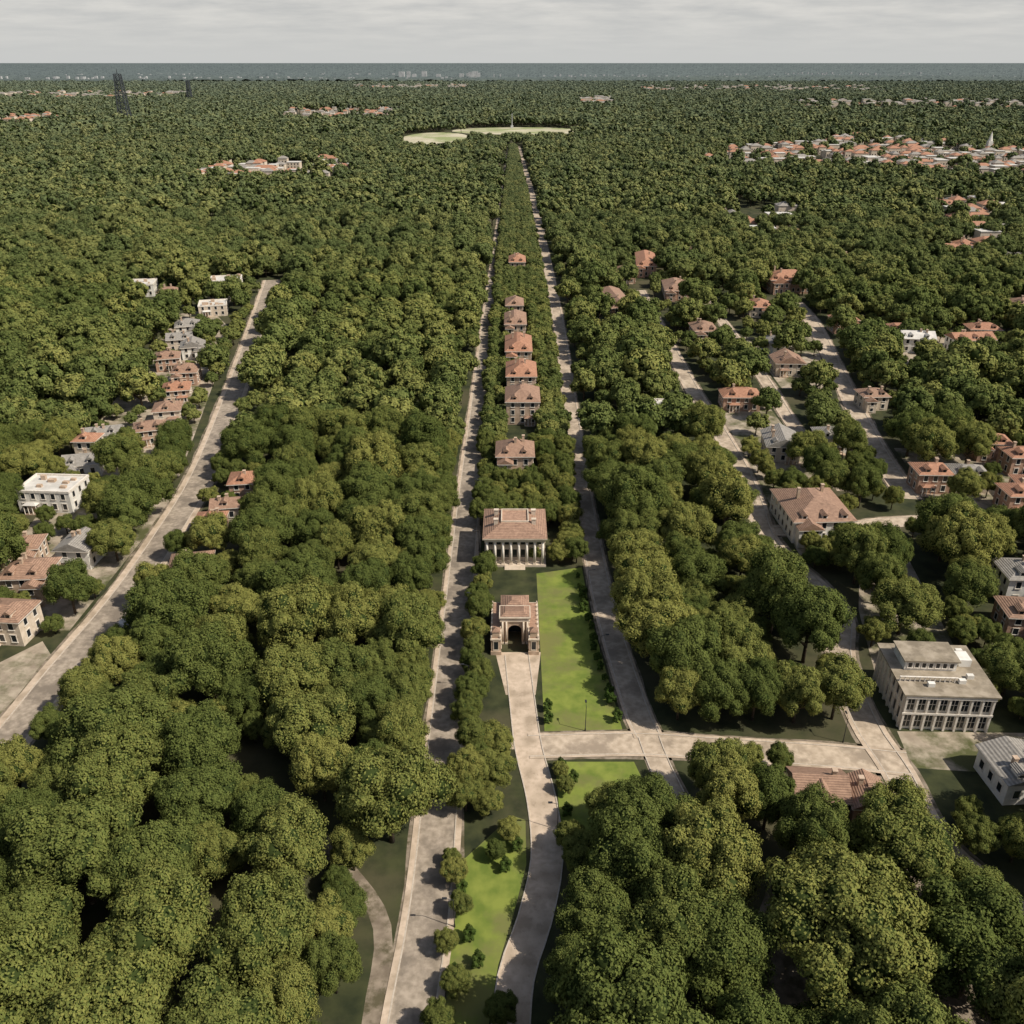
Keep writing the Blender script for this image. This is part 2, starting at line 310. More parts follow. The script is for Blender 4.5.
def gate():
    x,y=.6,158.5; e=empty('arched_gatehouse',x,y); FOOT.append((x,y,6,9))
    W=MB();T=MB();G=MB();Rf=MB();C=MB()
    arch_wall(W,-2.9,2.9,-3.0,1.0,6.2,1.45,3.0)
    T.box(-3.15,-3.25,5.4,3.15,-3.003,5.75); T.box(-3.3,-3.4,6.2,3.3,1.3,6.6)
    Rf.hip(-3.1,-3.2,3.1,1.1,6.6,1.2,.45)
    for cx in (-2.6,-1.8,1.8,2.6): C.cyl(cx,-3.3,.4,5.4,.2,seg=10); T.box(cx-.28,-3.58,0,cx+.28,-3.02,.4)
    for s in (-1,1):
        a,b=sorted((s*2.91,s*4.9)); W.box(a,-7.2,0,b,6.5,3.6)
        T.box(a-.15,-7.4,3.6,b+.15,6.7,3.9)
        for i in range(9):
            cy=-7.0+1.65*i; T.box(a-.05,cy-.15,3.9,a+.2,cy+.15,4.5); T.box(b-.2,cy-.15,3.9,b+.05,cy+.15,4.5)
        Rf.box(a+.25,-7,3.9,b-.25,6.3,4.05)
        windows(G,T,'x',s*4.9,-7,6.3,.3,3.2,1,s,1.7,.8,1.9)
        windows(G,T,'x',s*2.91,-7,-3.3,.3,3.2,1,-s,1.8,.8,1.9)
        windows(G,T,'y',-7.2,a+.2,b-.2,.3,3.2,1,-1,1.6,.9,2)
        W.box(a-.1,-7.5,0,b+.1,-7.21,.9)
        W.box(a+.25,-6.9,4.05,b-.25,-5.4,5.4); Rf.hip(a+.1,-7.05,b-.1,-5.25,5.4,.8,.05)
    W.box(-2.9,1.002,0,2.9,7.5,4.9); T.box(-3.1,1.31,4.9,3.1,7.7,5.15); Rf.hip(-3.1,1.31,3.1,7.7,5.15,1.6,.2)
    G.box(-1.3,.9,.1,1.3,.99,3.9)
    W.obj('walls',M['tan'],e);T.obj('trim',M['stucco'],e);G.obj('dark_openings',M['glass'],e);Rf.obj('roof',M['brown'],e);C.obj('columns',M['stucco'],e,True)
gate()
for (y,w,d,h,x,rm) in ((243,10.5,11,7.5,.9,'brown'),(290,11,15,8,3.6,'brown'),(318,10.5,17,8,3.4,'terracotta'),(352,10,22,8,2.6,'terracotta'),(395,9,20,7,1.5,'brown'),(430,8,14,6,1.2,'brown'),(530,9,18,7,3,'terracotta')):
    house('brick_villa',x,y,w,d,h,'hip','tan',rm,0,w*.32)

def modern():
    x,y,w,d,h=79.8,135.2,15.5,14.5,8; e=empty('flat_roofed_hall',x,y,-3); FOOT.append((x,y,w/2+1,d/2+1))
    W=MB();T=MB();G=MB();Rf=MB()
    W.box(-w/2,-d/2,0,w/2,d/2,h)
    Rf.box(-w/2-.8,-d/2-.8,h,w/2+.8,d/2+.8,h+.3)
    for i in range(9):
        cx=-w/2+w*i/8; T.box(cx-.18,-d/2-.5,0,cx+.18,-d/2-.002,h)
    for i in range(8):
        cy=-d/2+.5+(d-.5)*i/7; T.box(-w/2-.4,cy-.18,0,-w/2-.002,cy+.18,h)
    T.box(-w/2-.42,-d/2-.62,3.7,w/2+.3,-d/2-.504,4.1); T.box(-w/2-.3,-d/2-.64,7.3,w/2+.3,-d/2-.506,8)
    for i in range(8):
        c=-w/2+w*(i+.5)/8
        for z in (.6,4.4): G.box(c-.62,-d/2-.04,z,c+.62,-d/2+.1,z+2.7); T.box(c-.04,-d/2-.08,z,c+.04,-d/2-.042,z+2.7); T.box(c-.62,-d/2-.08,z+1.3,c+.62,-d/2-.05,z+1.4)
    windows(G,T,'x',-w/2,-d/2+.5,d/2-.3,.3,h-.4,2,-1,2.0,1.1,2.4); windows(G,T,'x',w/2,-d/2+.5,d/2-.3,.3,h-.4,2,1,2.0,1.1,2.4)
    W.box(-w/2+1.5,-.5,h+.3,w/2-4.5,5.2,h+2.4); Rf.box(-w/2+1.1,-.9,h+2.4,w/2-4.1,5.6,h+2.65)
    windows(G,T,'y',-.5,-w/2+1.8,w/2-4.8,h+.35,2.0,1,-1,1.2,.7,1.1)
    for i in range(12): T.box(-w/2-.5+i*.9,-d/2+3.2,h+.3,-w/2-.35+i*.9,-d/2+3.4,h+1.3)
    T.box(-w/2-.5,-d/2+3.15,h+1.3,-w/2+10,-d/2+3.45,h+1.4)
    W.box(w/2-3.4,1,h+.3,w/2-1.2,4,h+1.8)
    for cx,cy in ((3,-4),(5,-2.5),(-3,-5.2),(6,5.5),(-5,6)): W.box(cx-.6,cy-.4,h+.3,cx+.6,cy+.4,h+1.1)
    W.obj('walls',M['white'],e);T.obj('pilasters_and_trim',M['trim'],e);G.obj('windows',M['glass'],e);Rf.obj('roof',M['flat'],e)
modern()
house('brown_roof_house',50.5,110,8,7,3.6,'gable','stucco','brown',-4,2.2)
house('brown_roof_house',58,108.5,6.5,5.5,3.2,'gable','brick','brown',86,1.8,porch=False)
house('grey_roof_house',85.5,114,9,9,4.5,'gable','white','grey',4,1.6)
RH=[
(117,174,11,9,7,'hip','white','grey'),(110.5,161,9,8,5,'hip','brick','brown'),
(79,209,15.5,19,6,'hip','white','brown'),(149,257,11,8,5,'hip','brick','terracotta'),(152,244,9,8,6,'hip','brick','terracotta'),
(120,232,9,8,6,'hip','brick','terracotta'),(131,233,10,8,5,'hip','stucco','grey'),(139,218,10,8,6,'hip','brick','terracotta'),(146,226,9,7,5,'hip','brick','terracotta'),
(81,300,13,9,5,'hip','brick','terracotta'),(54.5,288,11,9,5,'flat','stucco','palroof'),(84,257,10,13,5,'gable','stucco','grey'),(101,262,9,9,5,'hip','white','grey'),
(51,438,11,40,6,'hip','brick','brown'),(79,535,11,40,6,'hip','brick','terracotta'),(86,470,12,24,5,'hip','brick','brown'),
(148,482,22,16,7,'hip','brick','terracotta'),(200,542,13,9,6,'hip','brick','terracotta'),(151,400,11,9,6,'hip','brick','terracotta'),
(109,340,11,11,5,'gable','stucco','brown'),(113,368,11,9,5,'hip','white','grey'),(172,370,13,9,6,'gable','white','palroof'),(194,368,17,9,6,'gable','white','terracotta'),
(171,388,10,8,5,'hip','brick','terracotta'),(209,388,13,9,5,'hip','brick','terracotta'),(272,570,20,12,6,'hip','brick','terracotta'),(290,585,12,12,6,'hip','white','terracotta'),(306,590,14,12,7,'hip','brick','terracotta'),(322,578,20,12,6,'flat','white','palroof'),
(356,768,22,12,6,'hip','white','terracotta'),(376,790,14,12,6,'hip','white','grey'),(250,430,14,10,6,'hip','stucco','brown'),(85,388,10,14,5,'hip','brick','brown'),(120,430,10,14,5,'hip','stucco','terracotta'),(64,505,11,14,6,'hip','brick','brown'),
(112,560,12,14,6,'hip','brick','brown'),(128,300,9,8,5,'hip','stucco','brown'),
]
for t in RH: house('suburban_house',t[0],t[1],t[2],t[3],t[4],t[5],t[6],t[7],random.uniform(-8,8))
LH=[(-203,472,28,14,6,'flat','white','palroof'),(-176,458,11,9,5,'hip','brick','brown'),(-146,432,13,12,5,'flat','stucco','palroof'),(-154,482,16,14,6,'flat','white','palroof'),(-150,455,10,9,5,'hip','stucco','grey'),
(-146,394,10,10,5,'hip','white','grey'),(-133,361,9,9,5,'gable','white','grey'),(-125,328,9,10,5,'hip','brick','brown'),(-121.5,307,9,9,5,'hip','tan','terracotta'),(-117.5,286,8.5,9,5,'hip','stucco','brown'),
(-117,268,9,8,5,'hip','tan','brown'),(-131,266,10,7,4,'gable','white','grey'),(-131,254.5,6.5,6.5,6.5,'hip','stucco','terracotta'),(-128,243,10,8,4,'gable','white','grey'),(-127,222,15,11,6,'flat','white','palroof'),(-112,244,6,5,4,'gable','white','grey'),
(-120,190,9,7,5,'hip','tan','brown'),(-106,190,8,8,5,'gable','white','grey'),(-111,176,10,9,6,'hip','tan','brown'),(-107,158.5,9,8,6,'hip','stucco','brown'),
(-76,228,7,8,5,'hip','brick','terracotta'),(-77,214,7,6,4,'gable','stucco','brown'),(-78.5,206,7,5,4,'hip','brick','terracotta'),(-75.5,181,9,8,5,'hip','stucco','brown'),(-80,157,5,4,3.5,'gable','white','palroof'),
(-138,345,9,9,5,'hip','brick','brown'),(-142,372,10,8,5,'gable','stucco','grey')]
for t in LH: house('suburban_house',t[0],t[1],t[2],t[3],t[4],t[5],t[6],t[7],random.uniform(-10,10) + (4 if t[1]<260 else 12))

def inpoly(px,py,poly):
    ins=np.zeros(len(px),bool); n=len(poly)
    for i in range(n):
        x1,y1=poly[i]; x2,y2=poly[(i+1)%n]
        c=((y1>py)!=(y2>py)); 
        with np.errstate(divide='ignore',invalid='ignore'):
            xi=(x2-x1)*(py-y1)/(y2-y1+1e-12)+x1
        ins^= c&(px<xi)
    return ins
TOWNS=[([(219,1140),(544,960),(701,1260),(548,1540),(291,1320)],330),([(-330,960),(-182,960),(-175,1130),(-345,1135)],70),([(-500,2000),(-250,2000),(-275,2500),(-560,2500)],110),
 ([(-1150,1800),(-900,1800),(-960,2180),(-1180,2180)],70),([(190,2650),(290,2650),(310,3100),(200,3100)],40),([(280,600),(330,600),(420,800),(380,820)],24),([(150,620),(200,620),(230,800),(170,800)],8),
 ([(700,2300),(1250,2300),(1500,2900),(800,2900)],130),([(-1700,3000),(-1100,3000),(-1200,3700),(-1900,3700)],130),([(500,3800),(1500,3800),(1700,4700),(600,4700)],170),([(-700,4200),(-200,4200),(-200,4900),(-800,4900)],110)]
def town(polys):
    rg=np.random.RandomState(5); W=MB();Ra=MB();Rb=MB();Wg=MB();Rc=MB()
    for poly,n in polys:
        P=np.array(poly); k=0
        while k<n:
            x=rg.uniform(P[:,0].min(),P[:,0].max()); y=rg.uniform(P[:,1].min(),P[:,1].max())
            if not inpoly(np.array([x]),np.array([y]),poly)[0]: continue
            k+=1; f=1 if y<2600 else 1.5; w=rg.uniform(8,18)*f; d=rg.uniform(8,14)*f; h=rg.uniform(5,10)*f
            W.box(x-w/2,y-d/2,0,x+w/2,y+d/2,h)
            nn=int(w/3)
            for i in range(nn):
                c=x-w/2+w*(i+.5)/nn
                for z in (1,4.2): Wg.box(c-.6,y-d/2-.06,z,c+.6,y-d/2+.1,min(z+1.6,h-.2))
            u=rg.rand()
            if u<.3: Ra.box(x-w/2-.3,y-d/2-.3,h,x+w/2+.3,y+d/2+.3,h+.5)
            else: (Rb if u<(.7 if y<2600 else .45) else Rc).hip(x-w/2-.4,y-d/2-.4,x+w/2+.4,y+d/2+.4,h+.01,3,.1)
    e=empty('distant_town',0,0); W.obj('walls',M['stucco'],e);Ra.obj('flat_roofs',M['palroof'],e);Rb.obj('pitched_roofs',M['terracotta'],e);Rc.obj('slate_roofs',M['grey'],e);Wg.obj('windows',M['glass'],e)
town(TOWNS)

def lattice(name,x,y,H,w0,w1,r):
    e=empty(name,x,y); B=MB(); n=9
    def c(k,i):
        t=k/n; w=(w0*(1-t)+w1*t)/2; return (w*(1,-1,-1,1)[i%4],w*(1,1,-1,-1)[i%4],H*t)
    for k in range(n):
        for i in range(4):
            B.tube(c(k,i),c(k+1,i),r,r); B.tube(c(k,i),c(k+1,i+1),r*.5,r*.5); B.tube(c(k,i+1),c(k+1,i),r*.5,r*.5); B.tube(c(k+1,i),c(k+1,i+1),r*.5,r*.5)
    B.tube((0,0,H),(0,0,H*1.1),r,r*.5); B.obj('lattice_frame',M['steel'],e)
    D_=MB()
    for z in (.72,.8,.9): D_.cyl(w1*.7,-w1*.5,H*z,H*z+3,1.2,1.2,12)
    D_.obj('antennas',M['steel'],e)
lattice('radio_tower',-755,1891,90,20,10,1.0)
lattice('radio_tower',-955,2900,62,14,7,1.0)
e=empty('monument_column',0,1810); B=MB(); B.box(-2.5,-2.5,0,2.5,2.5,4);B.cyl(0,0,4,22,.9,.7,12);B.box(-1,-1,22,1,1,22.6);B.cyl(0,0,22.6,26,.5,.1,8);B.obj('shaft',M['farwall'],e)
e=empty('church_steeple',652,1307); B=MB(); B.box(-3,-3,0,3,3,14);B.cyl(0,0,14,26,3.2,.1,8);B.box(-6,3.01,0,6,24,8);B.obj('tower',M['white'],e)

def lamp(x,y,rot):
    e=empty('street_lamp',x,y,rot); B=MB(); B.cyl(0,0,0,.6,.14,.12,8);B.cyl(0,0,.6,5.6,.08,.05,8);B.tube((0,0,5.5),(1.2,0,5.9),.045,.04);B.obj('pole',M['metal'],e)
    B=MB();B.box(.9,-.16,5.82,1.6,.16,5.95);B.box(1.0,-.11,5.76,1.5,.11,5.818);B.obj('lamp_head',M['metal'],e)
for x,y,r in ((13.5,127.6,90),(-8.2,112,180),(-8.2,86,180),(18.2,150,0),(17.6,176,0),(-8.4,140,180),(-8.4,166,180),(60,124.5,90),(7.3,104,180),(-8.3,195,180),(-8.3,225,180),(17,215,0),(17,245,0)): lamp(x,y,r)

# ------------------------------------------------------------ trees
def tree_mesh(name,seed,RR,H,nl,nsub,nleaf,ls,leafm,zlow=-.35,limbs=7,lr=(.27,.40),kk=(.56,.82),cdw=.55,jit=.24,cs=.68,base=0):
    rg=np.random.RandomState(seed); zc=H*.56; zr=H*.44
    i=np.arange(nl); zz=zlow+(1-zlow)*(i+.5)/nl; ph=i*2.39996+rg.uniform(0,6)+rg.normal(0,.3,nl)
    rr=np.sqrt(np.clip(1-zz**2,0,1)); dirs=np.stack([rr*np.cos(ph),rr*np.sin(ph),zz],1)
    k=rg.uniform(kk[0],kk[1],nl)[:,None]; sh=1+.12*rg.normal(size=3)
    C=dirs*np.array([RR*max(.85,min(1.1,sh[0])),RR*max(.85,min(1.1,sh[1])),zr])*k+np.array([0,0,zc]); LR=RR*rg.uniform(lr[0],lr[1],nl)
    C=np.vstack([C,[[0,0,zc]]]); LR=np.append(LR,RR*.5)
    pts=[];nor=[]
    for j in range(len(C)):
        sd=rg.normal(size=(nsub,3)); sd/=np.linalg.norm(sd,axis=1)[:,None]; sd[:,2]=np.where(sd[:,2]<-.5,-sd[:,2],sd[:,2])
        scn=C[j]+sd*LR[j]*.8; sr=LR[j]*rg.uniform(.26,.44,nsub)
        d=rg.normal(size=(nsub,nleaf,3)); d/=np.linalg.norm(d,axis=2)[:,:,None]
        p=scn[:,None,:]+d*sr[:,None,None]*rg.uniform(.72,1.22,(nsub,nleaf,1))
        cd=p-np.array([0,0,zc-1]); cd/=np.linalg.norm(cd,axis=2)[:,:,None]
        nn=d*.6+sd[:,None,:]*.5+cd*cdw+rg.normal(0,jit,(nsub,nleaf,3))
        pts.append(p.reshape(-1,3)); nor.append(nn.reshape(-1,3))
        nb_=base if j<nl else base*3
        if nb_:
            d=rg.normal(size=(nb_,3)); d/=np.linalg.norm(d,axis=1)[:,None]
            pts.append(C[j]+d*LR[j]*rg.uniform(.78,.98,(nb_,1))); nor.append(d+rg.normal(0,jit,(nb_,3)))
    P=np.vstack(pts);Nn=np.vstack(nor); keep=np.ones(len(P),bool)
    for j in range(len(C)): keep&=(np.linalg.norm(P-C[j],axis=1)>LR[j]*.72)
    keep&=((P-np.array([0,0,zc]))*Nn).sum(1)>-RR*.15
    P=P[keep];Nn=Nn[keep]; Nn/=np.linalg.norm(Nn,axis=1)[:,None]
    n=len(P); a=rg.normal(size=(n,3)); t1=np.cross(Nn,a); t1/=np.linalg.norm(t1,axis=1)[:,None]; t2=np.cross(Nn,t1)
    s=(ls*rg.uniform(.6,1.35,n))[:,None]
    q=np.stack([P+t1*s,P+t2*s*.62+Nn*s*.12,P-t1*s,P-t2*s*.62+Nn*s*.12],1).reshape(-1,3)
    B=MB(); B.cyl(0,0,-.3,H*.5,RR*.055,RR*.035,8)
    for j in range(min(limbs,nl)):
        c=C[(j*3)%nl]; B.tube((0,0,H*(.22+.03*j)),tuple(c),RR*.03,RR*.01,5)
    nb=len(B.f)
    import bmesh
    bm=bmesh.new(); bmesh.ops.create_icosphere(bm,subdivisions=2 if nl>14 else 1,radius=1); iv=np.array([v.co[:] for v in bm.verts]); fi=[[v.index for v in f.verts] for f in bm.faces]; bm.free()
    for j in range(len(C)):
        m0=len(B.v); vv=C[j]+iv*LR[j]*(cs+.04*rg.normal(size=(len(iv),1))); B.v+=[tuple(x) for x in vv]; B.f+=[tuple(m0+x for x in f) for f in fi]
    nv=len(B.v); nf0=len(B.f)
    V=np.vstack([np.array(B.v),q])
    lv_tot=[len(f) for f in B.f]; loops=[x for f in B.f for x in f]
    me=bpy.data.meshes.new(name); me.vertices.add(len(V)); me.vertices.foreach_set('co',V.astype('f').ravel())
    ql=np.arange(4*n)+nv; L=np.concatenate([np.array(loops,int),ql]); me.loops.add(len(L)); me.loops.foreach_set('vertex_index',L.astype('i'))
    tot=np.concatenate([np.array(lv_tot,int),np.full(n,4)]); st=np.concatenate([[0],np.cumsum(tot)[:-1]])
    me.polygons.add(len(tot)); me.polygons.foreach_set('loop_start',st.astype('i')); me.polygons.foreach_set('loop_total',tot.astype('i'))
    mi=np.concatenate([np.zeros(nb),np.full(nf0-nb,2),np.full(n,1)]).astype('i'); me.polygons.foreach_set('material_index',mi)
    at=me.attributes.new('lv','FLOAT','FACE'); 
    cl=np.concatenate([np.zeros(nf0),rg.rand(n)]).astype('f'); at.data.foreach_set('value',cl)
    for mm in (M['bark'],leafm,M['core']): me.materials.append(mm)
    me.update(calc_edges=True); me.validate(); return me
T0=[tree_mesh('oak_tree',10+i,7,14.5,32,12,125,.165,M['leaf'],lr=(.22,.37),kk=(.54,.90),cdw=.25,jit=.42,base=380) for i in range(7)]
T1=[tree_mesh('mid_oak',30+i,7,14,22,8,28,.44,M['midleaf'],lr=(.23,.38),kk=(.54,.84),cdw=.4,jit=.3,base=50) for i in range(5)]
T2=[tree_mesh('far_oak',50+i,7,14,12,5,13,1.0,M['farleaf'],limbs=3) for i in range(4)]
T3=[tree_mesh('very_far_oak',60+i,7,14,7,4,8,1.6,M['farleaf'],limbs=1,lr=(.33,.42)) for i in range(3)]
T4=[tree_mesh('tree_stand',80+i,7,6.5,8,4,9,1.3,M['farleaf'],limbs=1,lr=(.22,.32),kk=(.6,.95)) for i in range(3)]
SH=[tree_mesh('shrub',70+i,1.3,2.4,10,7,60,.10,M['shrub'],zlow=-.8,limbs=3,base=80) for i in range(2)]

def dseg(px,py,P):
    d=np.full(len(px),1e9)
    for i in range(len(P)-1):
        a=P[i];b=P[i+1];ab=b-a;t=np.clip(((px-a[0])*ab[0]+(py-a[1])*ab[1])/(ab@ab),0,1)
        d=np.minimum(d,np.hypot(px-a[0]-t*ab[0],py-a[1]-t*ab[1]))
    return d
rg=np.random.RandomState(3)
def gridpts(y0,y1,sp,jit):
    out=[]; y=y0; r=0
    while y<y1:
        hw=.64*y+45; n=int(2*hw/sp); xs=-hw+(np.arange(n)+.5*(r%2))*sp
        out.append(np.stack([xs+rg.uniform(-jit,jit,n),y+rg.uniform(-jit,jit,n)],1)); y+=sp*.87; r+=1
    return np.vstack(out)
def accept(P,rad,h):
    px,py=P[:,0],P[:,1]; ok=np.ones(len(P),bool)
    for Pl,hw,keep,gap in ROADS:
        if Pl[:,1].max()<py.min()-50: continue
        Q=Pl if len(Pl)<150 else Pl[::3]
        ok&=dseg(px,py,Q)>hw+rad*gap
        if keep>0:
            k=1+keep*.85*h/(110-h); ok&=dseg(px*k,py*k,Q)>hw*.7+rad*.3
            k=1+keep*.4*h/(110-h); ok&=dseg(px*k,py*k,Q)>hw*.7+rad*.4
    for poly,keep in AREAS:
        ins=inpoly(px,py,poly)
        if keep<0: ins&=rg.rand(len(px))<-keep
        else:
            PP=np.array(poly+[poly[0]],float); ins|= dseg(px,py,PP)<rad*.45
            for t in (.4,.85):
                k=1+t*h/(110-h); ins|=inpoly(px*k,py*k,poly)
        ok&=~ins
    for (bx,by,bw,bd) in FOOT:
        ok&=~((abs(px-bx)<bw+rad*.55)&(abs(py-by)<bd+rad*.55))
        k=1+.8*h/(110-h); ok&=~((abs(px*k-bx)<bw+rad*.3)&(abs(py*k-(by))<bd*.8)); k=1+.4*h/(110-h); ok&=~((abs(px*k-bx)<bw+rad*.2)&(abs(py*k-by)<bd*.8))
    ok&=~((px>-9.5-rad*.3)&(px<18+rad*.2)&(py>66)&(py<1400)) 
    return ok
near=[]
def infill(y0,y1,sp,s0,s1,f):
    P=gridpts(y0,y1,sp,sp*.35); s=rg.uniform(s0,s1,len(P)); k=accept(P,s*7,s*13.5)
    NP=np.array([q[0] for q in near]); NS=np.array([q[1] for q in near])
    for p,sv,kk in zip(P,s,k):
        if kk and (np.hypot(NP[:,0]-p[0],NP[:,1]-p[1])>(NS*f+sv*.6)*7).all(): near.append((p,sv))
for x in (31,38,45,52.5,60): near.append((np.array([x,130.3+random.uniform(-.5,1.2)]),random.uniform(.62,.8)))
P=gridpts(50,128,15.3,3.0); s=rg.uniform(.95,1.38,len(P)); k=accept(P,s*7,s*13.5); near+=list(zip(P[k],s[k]))
P=gridpts(135,264,12.6,2.9); s=rg.uniform(.76,1.18,len(P)); k=accept(P,s*7,s*13.5); near+=list(zip(P[k],s[k]))
infill(56,264,9,.62,.85,.64)
infill(56,264,6.5,.34,.52,.68)
y=76
while y<264:
    p=np.array([(-19.3 if y>100 else -23.5)+random.uniform(-.8,.5),y]); 
    if min(math.hypot(p[0]-q[0][0],p[1]-q[0][1])-q[1]*2.6 for q in near)>1.4: near.append((p,random.uniform(.5,.68)))
    y+=5
def med(x0,x1,y0,y1,sp,s0,s1):
    y=y0
    while y<y1:
        x=x0
        while x<=x1:
            px=x+random.uniform(-1,1)*sp*.25; py=y+random.uniform(-1,1)*sp*.25; sv=random.uniform(s0,s1)
            if all(not(abs(px-b[0])<b[2]-.4+sv*4 and abs(py-b[1])<b[3]+sv*4) for b in FOOT): near.append((np.array([px,py]),sv))
            x+=sp
        y+=sp
med(-7.2,-4.8,128,186,4.2,.32,.48)
med(-7.0,-.8,108,121,3.9,.38,.52)
med(-8.2,-6.5,70,100,5.6,.2,.36)
med(10.5,16.5,188,262,4.6,.36,.5)
med(-7.6,-7.5,186,262,4.6,.33,.45)
med(-4,8,206,236,4.8,.36,.5); med(-3,8,253,262,4.8,.36,.5)
for p,sv in ((( 8.4,116),.22),((9,112),.22),((15.5,104),.6),((21,99),.95),((11,95),.55),((17,91),1.0),((12,83),.9),((9,74),.75),((22,80),1.0),((-1.4,72),.35),((9,99.5),.34),((5.5,190),.3),((-.5,102),.3),((-2.5,98),.25)): near.append((np.array(p,float),sv))
for i,(p,sv) in enumerate(near):
    o=bpy.data.objects.new('oak_tree',T0[i%7]); COL.objects.link(o)
    o.location=(p[0],p[1],0); o.rotation_euler=(0,0,random.uniform(0,6.28)); o.scale=(sv,sv,sv*random.uniform(.85,1.2))
for i,y in enumerate(np.arange(131,184,3.6)):
    o=bpy.data.objects.new('shrub',SH[i%2]); COL.objects.link(o); o.location=(np.interp(y,[128,164,187],[20.3,17.2,16.4])-.6+random.uniform(-.5,.5),y+random.uniform(-.8,.8),0); f=random.uniform(.5,1.05); o.scale=(f,f,f*1.1)
for x,y in ((6.8,130),(6.8,133.5),(8.5,117.5),(10.5,114.5),(9,107),(-7.5,92),(-6,84),(-4.6,80),(-7.6,78),(-1,96),(.8,100)):
    o=bpy.data.objects.new('shrub',SH[0]); COL.objects.link(o); o.location=(x,y,0); o.scale=(.9,.9,.9)

def coll(name,meshes):
    c=bpy.data.collections.new(name)
    for i,me in enumerate(meshes):
        o=bpy.data.objects.new('%s_%02d'%(name,i),me); c.objects.link(o)
    return c
def scatter(name,pts,scl,meshes,seed):
    n=len(pts); r_=np.random.RandomState(seed); me=bpy.data.meshes.new(name); me.vertices.add(n)
    me.vertices.foreach_set('co',np.column_stack([pts,np.zeros(n)]).astype('f').ravel())
    for nm,ty,va in (('scl','FLOAT',scl),('rot','FLOAT',r_.uniform(0,6.28,n)),('idx','INT',r_.randint(0,len(meshes),n))):
        a=me.attributes.new(nm,ty,'POINT'); a.data.foreach_set('value',np.asarray(va).astype('f' if ty=='FLOAT' else 'i'))
    me.update(); o=bpy.data.objects.new(name,me); COL.objects.link(o)
    g=bpy.data.node_groups.new(name+'_scatter','GeometryNodeTree'); g.interface.new_socket('Geometry',in_out='INPUT',socket_type='NodeSocketGeometry'); g.interface.new_socket('Geometry',in_out='OUTPUT',socket_type='NodeSocketGeometry')
    N=g.nodes;L=g.links; gi=N.new('NodeGroupInput');go=N.new('NodeGroupOutput'); ip=N.new('GeometryNodeInstanceOnPoints'); ci=N.new('GeometryNodeCollectionInfo')
    ci.inputs['Collection'].default_value=coll(name+'_variant',meshes); ci.inputs['Separate Children'].default_value=True; ci.inputs['Reset Children'].default_value=True
    def na(nm,ty):
        a=N.new('GeometryNodeInputNamedAttribute'); a.data_type=ty; a.inputs['Name'].default_value=nm; return a.outputs['Attribute']
    L.new(gi.outputs[0],ip.inputs['Points']); L.new(ci.outputs[0],ip.inputs['Instance']); ip.inputs['Pick Instance'].default_value=True
    L.new(na('idx','INT'),ip.inputs['Instance Index']); cx=N.new('ShaderNodeCombineXYZ'); L.new(na('rot','FLOAT'),cx.inputs['Z']); er=N.new('FunctionNodeEulerToRotation'); L.new(cx.outputs[0],er.inputs[0]); L.new(er.outputs[0],ip.inputs['Rotation'])
    L.new(na('scl','FLOAT'),ip.inputs['Scale']); L.new(ip.outputs[0],go.inputs[0])
    md=o.modifiers.new('scatter','NODES'); md.node_group=g; return o
def wild(n,lo,hi):
    s=rg.uniform(lo,hi,n); return np.where(rg.rand(n)<.15,s*1.22,s)
P=gridpts(266,700,12.8,3.4); s=wild(len(P),.72,1.12); k=accept(P,s*7,s*13)
for poly,_ in TOWNS: k&=~(inpoly(P[:,0],P[:,1],poly)&(rg.rand(len(P))<.6))
P=P[k];s=s[k]
P2=gridpts(266,600,9,3); s2=rg.uniform(.36,.55,len(P2)); k=accept(P2,s2*7,s2*13)
mp=[];ms=[]
for y in np.arange(264,1380,5.0):
    fx=np.interp(y,[262,460,833,1400],[1,1,.8,.25])
    for x in (-7.4,-3.6,0,5,9.5,12.5,15.8):
        xx=(x-4)*fx+4*fx+random.uniform(-1,1); sv=random.uniform(.34,.5)
        if all(not(abs(xx-b[0])<b[2]-.5+sv*4 and abs(y-b[1])<b[3]+sv*3) for b in FOOT) and (abs(x-2)>5 or y>430 or random.random()<.5): mp.append((xx,y));ms.append(sv)
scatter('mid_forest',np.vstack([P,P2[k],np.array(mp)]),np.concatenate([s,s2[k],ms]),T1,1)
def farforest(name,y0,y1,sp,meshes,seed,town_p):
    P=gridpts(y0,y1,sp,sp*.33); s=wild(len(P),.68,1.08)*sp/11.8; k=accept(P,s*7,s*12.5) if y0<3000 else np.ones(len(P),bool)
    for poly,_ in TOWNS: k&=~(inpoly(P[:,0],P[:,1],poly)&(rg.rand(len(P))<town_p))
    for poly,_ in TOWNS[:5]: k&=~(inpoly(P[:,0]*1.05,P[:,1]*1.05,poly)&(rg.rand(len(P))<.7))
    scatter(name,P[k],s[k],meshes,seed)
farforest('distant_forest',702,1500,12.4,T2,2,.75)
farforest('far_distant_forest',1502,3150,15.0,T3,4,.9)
farforest('horizon_forest',3160,5600,25.0,T4,6,.85)

